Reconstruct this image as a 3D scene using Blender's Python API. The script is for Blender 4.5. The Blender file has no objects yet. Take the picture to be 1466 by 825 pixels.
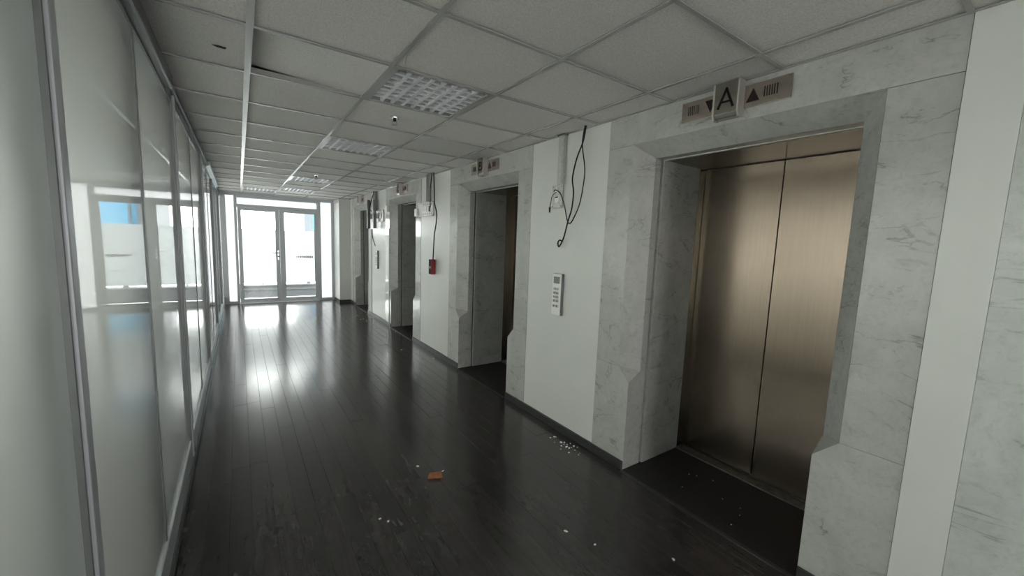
import bpy, bmesh, math, random
from mathutils import Vector, Matrix

scn = bpy.context.scene
C = scn.collection
random.seed(7)

# ------------------------------------------------------------------ camera
cam_d = bpy.data.cameras.new('camera')
cam = bpy.data.objects.new('camera', cam_d)
C.objects.link(cam)
cam_d.sensor_width = 36.0
cam_d.sensor_fit = 'HORIZONTAL'
cam_d.lens = 36.0 * 567.15 / 1466.0
cam_d.clip_start = 0.02
YAW, PITCH, ROLL, CAMZ = 0.6038, -0.1139, 0.0358, 1.5943
cy, sy, cp, sp = math.cos(YAW), math.sin(YAW), math.cos(PITCH), math.sin(PITCH)
fw = Vector((sy * cp, cy * cp, sp))
r0 = Vector((cy, -sy, 0.0))
u0 = r0.cross(fw)
rt = r0 * math.cos(ROLL) + u0 * math.sin(ROLL)
up = u0 * math.cos(ROLL) - r0 * math.sin(ROLL)
m3 = Matrix((rt, up, -fw)).transposed()
cam.matrix_world = Matrix.Translation((0, 0, CAMZ)) @ m3.to_4x4()
scn.camera = cam

# ------------------------------------------------------------------ world (bright overcast sky), exposure
world = bpy.data.worlds.new('overcast_sky')
scn.world = world
world.use_nodes = True
wn = world.node_tree
wn.nodes['Background'].inputs['Color'].default_value = (1.0, 0.985, 0.965, 1)
wn.nodes['Background'].inputs['Strength'].default_value = 5.0
scn.view_settings.view_transform = 'Standard'
scn.view_settings.look = 'None'
scn.view_settings.gamma = 1.0
scn.view_settings.use_curve_mapping = False
scn.view_settings.exposure = 1.1
scn.cycles.use_denoising = True
scn.cycles.max_bounces = 10
scn.cycles.diffuse_bounces = 6
scn.cycles.glossy_bounces = 5
scn.cycles.transmission_bounces = 6
scn.cycles.transparent_max_bounces = 10
scn.cycles.caustics_reflective = False
scn.cycles.sample_clamp_indirect = 8.0


def portal(name, loc, direction, sx, sz):
    """Sampling portal in a window opening: emits nothing, only guides sky light."""
    d = bpy.data.lights.new(name, 'AREA')
    d.shape = 'RECTANGLE'
    d.size, d.size_y = sx, sz
    d.cycles.is_portal = True
    o = bpy.data.objects.new(name, d)
    o.location = loc
    o.rotation_euler = Vector(direction).to_track_quat('-Z', 'Z').to_euler()
    C.objects.link(o)


# room measures (metres): corridor runs along +y, lifts on the right
L, R, H, F, B = -0.325, 2.213, 2.478, 10.776, -5.0
BX = -4.6                       # outer wall of the office behind the frosted glass
portal('facade_daylight', ((L + 1.955) / 2, F + 0.12, 1.22), (0, -1, 0), 2.3, 2.45)
portal('office_facade_daylight', ((-2.5 + L) / 2, F + 0.12, 1.3), (0, -1, 0), 2.1, 2.1)
portal('office_side_daylight', (BX - 0.12, 3.0, 1.55), (1, 0, 0), 15.0, 1.7)
portal('lobby_daylight', (0.95, B - 0.12, 1.3), (0, 1, 0), 1.3, 2.3)


# ------------------------------------------------------------------ materials
def new_mat(name):
    m = bpy.data.materials.new(name)
    m.use_nodes = True
    nt = m.node_tree
    return m, nt, nt.nodes['Principled BSDF']


def nd(nt, kind, **kw):
    n = nt.nodes.new(kind)
    for k, v in kw.items():
        if hasattr(n, k):
            setattr(n, k, v)
        else:
            n.inputs[k].default_value = v
    return n


def lk(nt, a, b):
    nt.links.new(a, b)


def plain(name, col, rough=0.5, metal=0.0, spec=0.5, noise=0.0, nscale=30.0, bump=0.0):
    m, nt, p = new_mat(name)
    p.inputs['Base Color'].default_value = (*col, 1)
    p.inputs['Roughness'].default_value = rough
    p.inputs['Metallic'].default_value = metal
    p.inputs['Specular IOR Level'].default_value = spec
    if noise or bump:
        tc = nd(nt, 'ShaderNodeTexCoord')
        nz = nd(nt, 'ShaderNodeTexNoise', Scale=nscale, Detail=5.0, Roughness=0.6)
        lk(nt, tc.outputs['Object'], nz.inputs['Vector'])
        if noise:
            rp = nd(nt, 'ShaderNodeValToRGB')
            rp.color_ramp.elements[0].position = 0.3
            rp.color_ramp.elements[1].position = 0.7
            rp.color_ramp.elements[0].color = (*[c * (1 - noise) for c in col], 1)
            rp.color_ramp.elements[1].color = (*[min(1, c * (1 + noise)) for c in col], 1)
            lk(nt, nz.outputs['Fac'], rp.inputs['Fac'])
            lk(nt, rp.outputs['Color'], p.inputs['Base Color'])
        if bump:
            bp = nd(nt, 'ShaderNodeBump', Strength=bump, Distance=0.003)
            lk(nt, nz.outputs['Fac'], bp.inputs['Height'])
            lk(nt, bp.outputs['Normal'], p.inputs['Normal'])
    return m


def marble_mat(name, base, vein, rough):
    m, nt, p = new_mat(name)
    geo = nd(nt, 'ShaderNodeNewGeometry')
    oi = nd(nt, 'ShaderNodeObjectInfo')
    off = nd(nt, 'ShaderNodeVectorMath', operation='SCALE')
    off.inputs['Scale'].default_value = 7.0
    cb = nd(nt, 'ShaderNodeCombineXYZ')
    lk(nt, oi.outputs['Random'], cb.inputs['X'])
    lk(nt, oi.outputs['Random'], cb.inputs['Z'])
    lk(nt, cb.outputs[0], off.inputs[0])
    add = nd(nt, 'ShaderNodeVectorMath', operation='ADD')
    lk(nt, geo.outputs['Position'], add.inputs[0])
    lk(nt, off.outputs[0], add.inputs[1])
    cloud = nd(nt, 'ShaderNodeTexNoise', Scale=5.0, Detail=7.0, Roughness=0.65, Distortion=0.6)
    lk(nt, add.outputs[0], cloud.inputs['Vector'])
    fine = nd(nt, 'ShaderNodeTexNoise', Scale=34.0, Detail=6.0, Roughness=0.75, Distortion=0.5)
    lk(nt, add.outputs[0], fine.inputs['Vector'])
    # thin broken veins: warped noise near its mean
    vz = nd(nt, 'ShaderNodeTexNoise', Scale=2.2, Detail=5.0, Roughness=0.55, Distortion=1.4)
    mp = nd(nt, 'ShaderNodeMapping')
    mp.inputs['Rotation'].default_value = (0.6, 0.3, 0.5)
    mp.inputs['Scale'].default_value = (1.0, 1.0, 2.2)
    lk(nt, add.outputs[0], mp.inputs['Vector'])
    lk(nt, mp.outputs[0], vz.inputs['Vector'])
    s = nd(nt, 'ShaderNodeMath', operation='SUBTRACT')
    s.inputs[1].default_value = 0.5
    lk(nt, vz.outputs['Fac'], s.inputs[0])
    ab = nd(nt, 'ShaderNodeMath', operation='ABSOLUTE')
    lk(nt, s.outputs[0], ab.inputs[0])
    vr = nd(nt, 'ShaderNodeMapRange')
    vr.inputs['From Min'].default_value = 0.0
    vr.inputs['From Max'].default_value = 0.016
    vr.inputs['To Min'].default_value = 1.0
    vr.inputs['To Max'].default_value = 0.0
    lk(nt, ab.outputs[0], vr.inputs['Value'])
    gate = nd(nt, 'ShaderNodeMapRange')
    gate.inputs['From Min'].default_value = 0.45
    gate.inputs['From Max'].default_value = 0.68
    lk(nt, cloud.outputs['Fac'], gate.inputs['Value'])
    vm = nd(nt, 'ShaderNodeMath', operation='MULTIPLY')
    lk(nt, vr.outputs[0], vm.inputs[0])
    lk(nt, gate.outputs[0], vm.inputs[1])
    rp = nd(nt, 'ShaderNodeValToRGB')
    rp.color_ramp.elements[0].position = 0.30
    rp.color_ramp.elements[1].position = 0.66
    rp.color_ramp.elements[0].color = (*[c * 1.06 for c in base], 1)
    rp.color_ramp.elements[1].color = (*[c * 0.86 for c in base], 1)
    lk(nt, cloud.outputs['Fac'], rp.inputs['Fac'])
    fr = nd(nt, 'ShaderNodeMapRange')
    fr.inputs['From Min'].default_value = 0.48
    fr.inputs['From Max'].default_value = 0.75
    fr.inputs['To Max'].default_value = 0.7
    lk(nt, fine.outputs['Fac'], fr.inputs['Value'])
    mx0 = nd(nt, 'ShaderNodeMix', data_type='RGBA')
    lk(nt, fr.outputs[0], mx0.inputs[0])
    lk(nt, rp.outputs['Color'], mx0.inputs[6])
    mx0.inputs[7].default_value = (*[c * 0.72 for c in base], 1)
    mx = nd(nt, 'ShaderNodeMix', data_type='RGBA')
    lk(nt, vm.outputs[0], mx.inputs[0])
    lk(nt, mx0.outputs[2], mx.inputs[6])
    mx.inputs[7].default_value = (*vein, 1)
    lk(nt, mx.outputs[2], p.inputs['Base Color'])
    p.inputs['Roughness'].default_value = rough
    return m


M = {}
M['marble'] = marble_mat('grey_marble', (0.455, 0.457, 0.435), (0.17, 0.175, 0.165), 0.12)
M['marble_pale'] = marble_mat('pale_marble', (0.55, 0.575, 0.55), (0.22, 0.24, 0.23), 0.2)
M['white_panel'] = plain('white_wall_panel', (0.64, 0.645, 0.625), 0.32, noise=0.02, nscale=4)
M['white_paint'] = plain('white_paint', (0.72, 0.72, 0.70), 0.6)
M['black_gap'] = plain('dark_void', (0.012, 0.012, 0.012), 0.9)
M['skirting'] = plain('charcoal_skirting', (0.035, 0.035, 0.036), 0.35, noise=0.2, nscale=12)
M['alu'] = plain('grey_aluminium', (0.50, 0.52, 0.55), 0.35, metal=0.1)
M['alu_dark'] = plain('dark_aluminium', (0.16, 0.17, 0.17), 0.4, metal=0.4)
M['alu_white'] = plain('white_aluminium', (0.75, 0.76, 0.76), 0.4)
M['tbar'] = plain('ceiling_grid_white', (0.40, 0.395, 0.385), 0.26)
M['chrome'] = plain('chrome', (0.75, 0.75, 0.74), 0.12, metal=1.0)
M['satin'] = plain('satin_steel_edge', (0.62, 0.60, 0.56), 0.4, metal=0.8)
M['black'] = plain('black_plastic', (0.015, 0.014, 0.015), 0.7, spec=0.2)
M['arrow'] = plain('dark_maroon_lens', (0.02, 0.006, 0.008), 0.3)
M['red'] = plain('red_plastic', (0.26, 0.012, 0.02), 0.4)
M['white_plastic'] = plain('white_plastic', (0.8, 0.8, 0.78), 0.4)
M['galv'] = plain('galvanised_steel', (0.50, 0.50, 0.48), 0.42, metal=0.55, noise=0.15, nscale=40)
M['screen'] = plain('grey_display', (0.16, 0.165, 0.16), 0.15)
M['sill'] = plain('worn_metal_sill', (0.13, 0.125, 0.11), 0.45, metal=0.6, noise=0.25, nscale=25)
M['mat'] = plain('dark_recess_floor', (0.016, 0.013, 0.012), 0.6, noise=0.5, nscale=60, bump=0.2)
M['plaster'] = plain('plaster_crumb', (0.72, 0.71, 0.68), 0.9)
M['brick'] = plain('broken_brick', (0.30, 0.115, 0.05), 0.9, noise=0.25, nscale=50, bump=0.6)
M['concrete'] = plain('terrace_concrete', (0.66, 0.66, 0.65), 0.8, noise=0.1, nscale=3)
M['kerb'] = plain('grey_kerb', (0.11, 0.115, 0.12), 0.8, noise=0.1, nscale=5)
M['gloss_white'] = plain('gloss_white_board', (0.74, 0.745, 0.73), 0.06)
M['dark_stone'] = plain('dark_terrace_strip', (0.022, 0.024, 0.026), 0.9, spec=0.05, noise=0.2, nscale=6)
M['render_white'] = plain('white_render', (0.8, 0.8, 0.8), 0.8)
M['grey_facade'] = plain('grey_facade', (0.045, 0.055, 0.065), 0.6)
M['blue_facade'] = plain('blue_facade', (0.012, 0.13, 0.23), 0.5)
M['office_wall'] = plain('office_white', (0.8, 0.82, 0.8), 0.8)
M['office_floor'] = plain('office_floor_grey', (0.68, 0.68, 0.67), 0.7)
M['louvre'] = plain('white_louvre', (0.80, 0.80, 0.84), 0.28)
M['tube'] = plain('unlit_fluorescent_tube', (0.8, 0.8, 0.8), 0.25)

# ceiling tile: fissured mineral fibre
m, nt, p = new_mat('mineral_ceiling_tile')
geo = nd(nt, 'ShaderNodeNewGeometry')
oi = nd(nt, 'ShaderNodeObjectInfo')
n1 = nd(nt, 'ShaderNodeTexNoise', Scale=140.0, Detail=4.0, Roughness=0.7)
n2 = nd(nt, 'ShaderNodeTexNoise', Scale=2.0, Detail=3.0)
lk(nt, geo.outputs['Position'], n1.inputs['Vector'])
lk(nt, geo.outputs['Position'], n2.inputs['Vector'])
rp = nd(nt, 'ShaderNodeValToRGB')
rp.color_ramp.elements[0].position = 0.32
rp.color_ramp.elements[1].position = 0.62
rp.color_ramp.elements[0].color = (0.62, 0.605, 0.585, 1)
rp.color_ramp.elements[1].color = (0.82, 0.805, 0.78, 1)
lk(nt, n1.outputs['Fac'], rp.inputs['Fac'])
hs = nd(nt, 'ShaderNodeHueSaturation')
va = nd(nt, 'ShaderNodeMapRange')
va.inputs['To Min'].default_value = 0.92
va.inputs['To Max'].default_value = 1.06
lk(nt, oi.outputs['Random'], va.inputs['Value'])
lk(nt, va.outputs[0], hs.inputs['Value'])
lk(nt, rp.outputs['Color'], hs.inputs['Color'])
lk(nt, hs.outputs['Color'], p.inputs['Base Color'])
p.inputs['Roughness'].default_value = 0.85
bp_ = nd(nt, 'ShaderNodeBump', Strength=0.25, Distance=0.002)
lk(nt, n1.outputs['Fac'], bp_.inputs['Height'])
lk(nt, bp_.outputs['Normal'], p.inputs['Normal'])
M['tile'] = m

# dark wood planks with a worn satin varnish
m, nt, p = new_mat('dark_wood_plank')
geo = nd(nt, 'ShaderNodeNewGeometry')
oi = nd(nt, 'ShaderNodeObjectInfo')
mp = nd(nt, 'ShaderNodeMapping')
mp.inputs['Scale'].default_value = (26.0, 1.6, 1.0)
lk(nt, geo.outputs['Position'], mp.inputs['Vector'])
off = nd(nt, 'ShaderNodeVectorMath', operation='ADD')
cb = nd(nt, 'ShaderNodeCombineXYZ')
mul = nd(nt, 'ShaderNodeMath', operation='MULTIPLY')
mul.inputs[1].default_value = 40.0
lk(nt, oi.outputs['Random'], mul.inputs[0])
lk(nt, mul.outputs[0], cb.inputs['Y'])
lk(nt, mp.outputs[0], off.inputs[0])
lk(nt, cb.outputs[0], off.inputs[1])
gr = nd(nt, 'ShaderNodeTexNoise', Scale=1.0, Detail=6.0, Roughness=0.6, Distortion=0.8)
lk(nt, off.outputs[0], gr.inputs['Vector'])
rp = nd(nt, 'ShaderNodeValToRGB')
rp.color_ramp.elements[0].position = 0.3
rp.color_ramp.elements[1].position = 0.75
rp.color_ramp.elements[0].color = (0.017, 0.0135, 0.0135, 1)
rp.color_ramp.elements[1].color = (0.044, 0.036, 0.036, 1)
lk(nt, gr.outputs['Fac'], rp.inputs['Fac'])
hs = nd(nt, 'ShaderNodeHueSaturation')
va = nd(nt, 'ShaderNodeMapRange')
va.inputs['To Min'].default_value = 0.8
va.inputs['To Max'].default_value = 1.25
lk(nt, oi.outputs['Random'], va.inputs['Value'])
lk(nt, va.outputs[0], hs.inputs['Value'])
lk(nt, rp.outputs['Color'], hs.inputs['Color'])
# pale dust film, patchy
du = nd(nt, 'ShaderNodeTexNoise', Scale=9.0, Detail=8.0, Roughness=0.75)
lk(nt, geo.outputs['Position'], du.inputs['Vector'])
dr = nd(nt, 'ShaderNodeMapRange')
dr.inputs['From Min'].default_value = 0.25
dr.inputs['From Max'].default_value = 0.85
dr.inputs['To Max'].default_value = 0.2
lk(nt, du.outputs['Fac'], dr.inputs['Value'])
mx = nd(nt, 'ShaderNodeMix', data_type='RGBA')
lk(nt, dr.outputs[0], mx.inputs[0])
lk(nt, hs.outputs['Color'], mx.inputs[6])
mx.inputs[7].default_value = (0.16, 0.15, 0.145, 1)
lk(nt, mx.outputs[2], p.inputs['Base Color'])
rr = nd(nt, 'ShaderNodeMapRange')
rr.inputs['From Min'].default_value = 0.3
rr.inputs['From Max'].default_value = 0.75
rr.inputs['To Min'].default_value = 0.15
rr.inputs['To Max'].default_value = 0.22
lk(nt, du.outputs['Fac'], rr.inputs['Value'])
lk(nt, rr.outputs[0], p.inputs['Roughness'])
p.inputs['Specular IOR Level'].default_value = 0.85
bp_ = nd(nt, 'ShaderNodeBump', Strength=0.10, Distance=0.002)
lk(nt, gr.outputs['Fac'], bp_.inputs['Height'])
lk(nt, bp_.outputs['Normal'], p.inputs['Normal'])
M['plank'] = m


def steel_mat(name, col, rough, axis_scale):
    m, nt, p = new_mat(name)
    geo = nd(nt, 'ShaderNodeNewGeometry')
    mp = nd(nt, 'ShaderNodeMapping')
    mp.inputs['Scale'].default_value = axis_scale
    lk(nt, geo.outputs['Position'], mp.inputs['Vector'])
    br = nd(nt, 'ShaderNodeTexNoise', Scale=1.0, Detail=3.0, Roughness=0.6)
    lk(nt, mp.outputs[0], br.inputs['Vector'])
    sm = nd(nt, 'ShaderNodeTexNoise', Scale=5.0, Detail=6.0, Roughness=0.7)
    lk(nt, geo.outputs['Position'], sm.inputs['Vector'])
    r1 = nd(nt, 'ShaderNodeMapRange')
    r1.inputs['From Min'].default_value = 0.3
    r1.inputs['From Max'].default_value = 0.7
    r1.inputs['To Min'].default_value = rough * 0.84
    r1.inputs['To Max'].default_value = rough * 1.07
    lk(nt, sm.outputs['Fac'], r1.inputs['Value'])
    lk(nt, r1.outputs[0], p.inputs['Roughness'])
    rp = nd(nt, 'ShaderNodeValToRGB')
    rp.color_ramp.elements[0].position = 0.3
    rp.color_ramp.elements[1].position = 0.7
    rp.color_ramp.elements[0].color = (*[c * 0.94 for c in col], 1)
    rp.color_ramp.elements[1].color = (*[c * 1.05 for c in col], 1)
    lk(nt, br.outputs['Fac'], rp.inputs['Fac'])
    lk(nt, rp.outputs['Color'], p.inputs['Base Color'])
    p.inputs['Metallic'].default_value = 1.0
    bp_ = nd(nt, 'ShaderNodeBump', Strength=0.04, Distance=0.001)
    lk(nt, br.outputs['Fac'], bp_.inputs['Height'])
    lk(nt, bp_.outputs['Normal'], p.inputs['Normal'])
    return m


M['door_steel'] = steel_mat('brushed_lift_door_steel', (0.225, 0.182, 0.147), 0.245, (160, 160, 3))
M['jamb_steel'] = steel_mat('dark_jamb_steel', (0.26, 0.25, 0.22), 0.24, (160, 160, 3))
M['box_steel'] = steel_mat('dark_box_steel', (0.36, 0.34, 0.31), 0.24, (3, 3, 200))
M['plate_steel'] = steel_mat('brushed_plate_steel', (0.52, 0.45, 0.40), 0.24, (3, 3, 200))


def glass_mat(name):
    m = bpy.data.materials.new(name)
    m.use_nodes = True
    nt = m.node_tree
    nt.nodes.clear()
    out = nd(nt, 'ShaderNodeOutputMaterial')
    tr = nd(nt, 'ShaderNodeBsdfTransparent')
    tr.inputs['Color'].default_value = (0.95, 0.98, 0.97, 1)
    gl = nd(nt, 'ShaderNodeBsdfGlossy', Roughness=0.01)
    fr = nd(nt, 'ShaderNodeFresnel', IOR=1.5)
    geo = nd(nt, 'ShaderNodeNewGeometry')
    front = nd(nt, 'ShaderNodeMath', operation='SUBTRACT')
    front.inputs[0].default_value = 1.0
    lk(nt, geo.outputs['Backfacing'], front.inputs[1])
    fk = nd(nt, 'ShaderNodeMath', operation='MULTIPLY')
    lk(nt, fr.outputs[0], fk.inputs[0])
    lk(nt, front.outputs[0], fk.inputs[1])
    mx = nd(nt, 'ShaderNodeMixShader')
    lk(nt, fk.outputs[0], mx.inputs[0])
    lk(nt, tr.outputs[0], mx.inputs[1])
    lk(nt, gl.outputs[0], mx.inputs[2])
    lk(nt, mx.outputs[0], out.inputs['Surface'])
    return m


def frosted_mat(name, dcol, tcol, trans=0.5, ior=1.5):
    m = bpy.data.materials.new(name)
    m.use_nodes = True
    nt = m.node_tree
    nt.nodes.clear()
    out = nd(nt, 'ShaderNodeOutputMaterial')
    df = nd(nt, 'ShaderNodeBsdfDiffuse')
    df.inputs['Color'].default_value = (*dcol, 1)
    tl = nd(nt, 'ShaderNodeBsdfTranslucent')
    tl.inputs['Color'].default_value = (*tcol, 1)
    a = nd(nt, 'ShaderNodeMixShader')
    a.inputs[0].default_value = trans
    lk(nt, df.outputs[0], a.inputs[1])
    lk(nt, tl.outputs[0], a.inputs[2])
    gl = nd(nt, 'ShaderNodeBsdfGlossy', Roughness=0.015)
    fr = nd(nt, 'ShaderNodeFresnel', IOR=ior)
    geo = nd(nt, 'ShaderNodeNewGeometry')
    front = nd(nt, 'ShaderNodeMath', operation='SUBTRACT')
    front.inputs[0].default_value = 1.0
    lk(nt, geo.outputs['Backfacing'], front.inputs[1])
    fk = nd(nt, 'ShaderNodeMath', operation='MULTIPLY')
    lk(nt, fr.outputs[0], fk.inputs[0])
    lk(nt, front.outputs[0], fk.inputs[1])
    mx = nd(nt, 'ShaderNodeMixShader')
    lk(nt, fk.outputs[0], mx.inputs[0])
    lk(nt, a.outputs[0], mx.inputs[1])
    lk(nt, gl.outputs[0], mx.inputs[2])
    lk(nt, mx.outputs[0], out.inputs['Surface'])
    return m


def frosted_glass_mat(name, dcol, tcol, dfac, rough, ior):
    """etched glass: forward-scattering, a little milky, polished on the corridor side"""
    m = bpy.data.materials.new(name)
    m.use_nodes = True
    nt = m.node_tree
    nt.nodes.clear()
    out = nd(nt, 'ShaderNodeOutputMaterial')
    geo = nd(nt, 'ShaderNodeNewGeometry')
    front = nd(nt, 'ShaderNodeMath', operation='SUBTRACT')
    front.inputs[0].default_value = 1.0
    lk(nt, geo.outputs['Backfacing'], front.inputs[1])
    df = nd(nt, 'ShaderNodeBsdfDiffuse')
    df.inputs['Color'].default_value = (*dcol, 1)
    rf = nd(nt, 'ShaderNodeBsdfRefraction', IOR=ior, Roughness=rough)
    rf.inputs['Color'].default_value = (*tcol, 1)
    k = nd(nt, 'ShaderNodeMath', operation='MULTIPLY')
    k.inputs[1].default_value = dfac
    lk(nt, front.outputs[0], k.inputs[0])
    a = nd(nt, 'ShaderNodeMixShader')
    lk(nt, k.outputs[0], a.inputs[0])
    lk(nt, rf.outputs[0], a.inputs[1])
    lk(nt, df.outputs[0], a.inputs[2])
    gl = nd(nt, 'ShaderNodeBsdfGlossy', Roughness=0.012)
    fr = nd(nt, 'ShaderNodeFresnel', IOR=1.5)
    fk = nd(nt, 'ShaderNodeMath', operation='MULTIPLY')
    lk(nt, fr.outputs[0], fk.inputs[0])
    lk(nt, front.outputs[0], fk.inputs[1])
    mx = nd(nt, 'ShaderNodeMixShader')
    lk(nt, fk.outputs[0], mx.inputs[0])
    lk(nt, a.outputs[0], mx.inputs[1])
    lk(nt, gl.outputs[0], mx.inputs[2])
    lk(nt, mx.outputs[0], out.inputs['Surface'])
    return m


M['glass'] = glass_mat('clear_glass')
M['frosted'] = frosted_glass_mat('frosted_glass', (0.80, 0.825, 0.805), (0.74, 0.765, 0.74), 0.46, 0.62, 1.3)
M['film'] = frosted_mat('white_window_film', (0.8, 0.82, 0.82), (0.62, 0.635, 0.64), 0.75)


# ------------------------------------------------------------------ mesh helpers
class MB:
    def __init__(s):
        s.v, s.f = [], []

    def add(s, vs, fs):
        n = len(s.v)
        s.v += [tuple(v) for v in vs]
        s.f += [tuple(n + i for i in f) for f in fs]
        return s

    def box(s, x0, x1, y0, y1, z0, z1):
        v = [(x, y, z) for x in (x0, x1) for y in (y0, y1) for z in (z0, z1)]
        return s.add(v, [(0, 1, 3, 2), (4, 6, 7, 5), (0, 4, 5, 1), (2, 3, 7, 6), (0, 2, 6, 4), (1, 5, 7, 3)])

    def hexa(s, a, b):
        """two matching quads a, b (4 points each) joined"""
        return s.add(list(a) + list(b), [(0, 1, 2, 3), (7, 6, 5, 4), (0, 4, 5, 1), (1, 5, 6, 2), (2, 6, 7, 3), (3, 7, 4, 0)])

    def prism(s, poly, fn, a, b):
        """poly of 2D points, fn(p, t) -> 3D, extruded between a and b"""
        n = len(poly)
        v = [fn(q, a) for q in poly] + [fn(q, b) for q in poly]
        f = [tuple(range(n))[::-1], tuple(range(n, 2 * n))]
        f += [(i, (i + 1) % n, n + (i + 1) % n, n + i) for i in range(n)]
        return s.add(v, f)

    def cyl(s, c, axis, r, h, n=16, r2=None):
        c, axis = Vector(c), Vector(axis).normalized()
        a = axis.orthogonal().normalized()
        b = axis.cross(a)
        r2 = r if r2 is None else r2
        v = []
        for rad, t in ((r, 0), (r2, h)):
            for i in range(n):
                w = 2 * math.pi * i / n
                v.append(c + axis * t + (a * math.cos(w) + b * math.sin(w)) * rad)
        f = [tuple(range(n))[::-1], tuple(range(n, 2 * n))]
        f += [(i, (i + 1) % n, n + (i + 1) % n, n + i) for i in range(n)]
        return s.add(v, f)

    def tube(s, pts, r, n=8):
        """round tube through a smoothed path"""
        pts = [Vector(q) for q in pts]
        sm = []
        for i in range(len(pts) - 1):
            p0, p1 = pts[max(i - 1, 0)], pts[i]
            p2, p3 = pts[i + 1], pts[min(i + 2, len(pts) - 1)]
            for k in range(6):
                t = k / 6
                sm.append(0.5 * ((2 * p1) + (p2 - p0) * t + (2 * p0 - 5 * p1 + 4 * p2 - p3) * t * t + (3 * p1 - p0 - 3 * p2 + p3) * t ** 3))
        sm.append(pts[-1])
        base = len(s.v)
        prev = None
        for i, q in enumerate(sm):
            d = (sm[min(i + 1, len(sm) - 1)] - sm[max(i - 1, 0)]).normalized()
            a = d.orthogonal().normalized() if prev is None else (prev - d * prev.dot(d)).normalized()
            prev = a
            b = d.cross(a)
            for k in range(n):
                w = 2 * math.pi * k / n
                s.v.append(tuple(q + (a * math.cos(w) + b * math.sin(w)) * r))
        m_ = len(sm)
        for i in range(m_ - 1):
            for k in range(n):
                s.f.append((base + i * n + k, base + i * n + (k + 1) % n, base + (i + 1) * n + (k + 1) % n, base + (i + 1) * n + k))
        s.f.append(tuple(base + k for k in range(n))[::-1])
        s.f.append(tuple(base + (m_ - 1) * n + k for k in range(n)))
        return s

    def mesh(s, name, bevel=0.0):
        me = bpy.data.meshes.new(name)
        me.from_pydata(s.v, [], s.f)
        bm = bmesh.new()
        bm.from_mesh(me)
        bmesh.ops.recalc_face_normals(bm, faces=bm.faces)
        if bevel:
            es = [e for e in bm.edges if e.is_manifold and e.calc_face_angle(0) > 0.5]
            bmesh.ops.bevel(bm, geom=es, offset=bevel, segments=2, affect='EDGES', profile=0.6)
        bm.to_mesh(me)
        bm.free()
        return me

    def build(s, name, mat, parent=None, bevel=0.0, origin=None, smooth=False):
        me = s.mesh(name, bevel)
        me.materials.append(mat)
        o = bpy.data.objects.new(name, me)
        C.objects.link(o)
        off = Vector(origin) if origin else Vector((0, 0, 0))
        if origin:
            me.transform(Matrix.Translation(-off))
            o.location = off
        if parent:
            o.parent = parent
            o.location = off - world_loc(parent)
        if smooth:
            for q in me.polygons:
                q.use_smooth = True
        return o


def world_loc(o):
    v = Vector((0, 0, 0))
    while o:
        v += o.location
        o = o.parent
    return v


def tag(o, label=None, cat=None, group=None, kind=None):
    if label:
        o['label'] = label
    if cat:
        o['category'] = cat
    if group:
        o['group'] = group
    if kind:
        o['kind'] = kind
    return o


def empty(name, loc, label=None, cat=None, group=None, kind=None):
    o = bpy.data.objects.new(name, None)
    o.empty_display_size = 0.1
    o.location = loc
    C.objects.link(o)
    return tag(o, label, cat, group, kind)


def inst(name, me, loc, parent, rot=(0, 0, 0)):
    """another object sharing a mesh"""
    o = bpy.data.objects.new(name, me)
    o.location = Vector(loc) - (world_loc(parent) if parent else Vector((0, 0, 0)))
    o.rotation_euler = rot
    C.objects.link(o)
    o.parent = parent
    return o


def copy_tree(o, parent=None):
    c = o.copy()
    C.objects.link(c)
    c.parent = parent
    for ch in list(o.children):
        copy_tree(ch, c)
    return c


# ================================================================== SETTING
# ---- floor with single planks
floor = MB().box(BX - 0.1, R + 0.9, B, F + 0.1, -0.20, -0.012).build('floor', M['black_gap'])
tag(floor, 'dark wooden plank floor of the corridor', kind='structure')
PW = 0.1045
plank_meshes = []
for k in range(4):
    ln = (1.2, 1.2, 0.9, 0.6)[k]
    b = MB().box(0.0006, PW - 0.0006, 0.0006, ln - 0.0006, -0.013, 0.0)
    me = b.mesh('plank', bevel=0.0008)
    me.materials.append(M['plank'])
    plank_meshes.append((ln, me))
ncol = 25
x = L + 0.02
for c_ in range(ncol):
    if x > R - 0.01:
        break
    y = -0.9 + random.uniform(-0.9, 0.0)
    while y < F:
        ln, me = plank_meshes[0] if random.random() < 0.86 else random.choice(plank_meshes[1:])
        if y + ln > F + 0.02:
            ln2 = F - y
            if ln2 < 0.05:
                break
            me = MB().box(0.0006, PW - 0.0006, 0.0006, ln2 - 0.0006, -0.013, 0.0).mesh('plank')
            me.materials.append(M['plank'])
            ln = ln2
        inst('plank', me, (x, y, random.uniform(-0.0006, 0.0004)), floor, (random.uniform(-0.0006, 0.0006), random.uniform(-0.004, 0.004), 0))
        y += ln
    x += PW
MB().box(L, R, B, -1.75, -0.013, -0.001).build('plank_field', M['plank'], floor)
MB().box(BX, L - 0.03, B, F, -0.013, 0.0).build('office_floor_sheet', M['office_floor'], floor)

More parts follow.
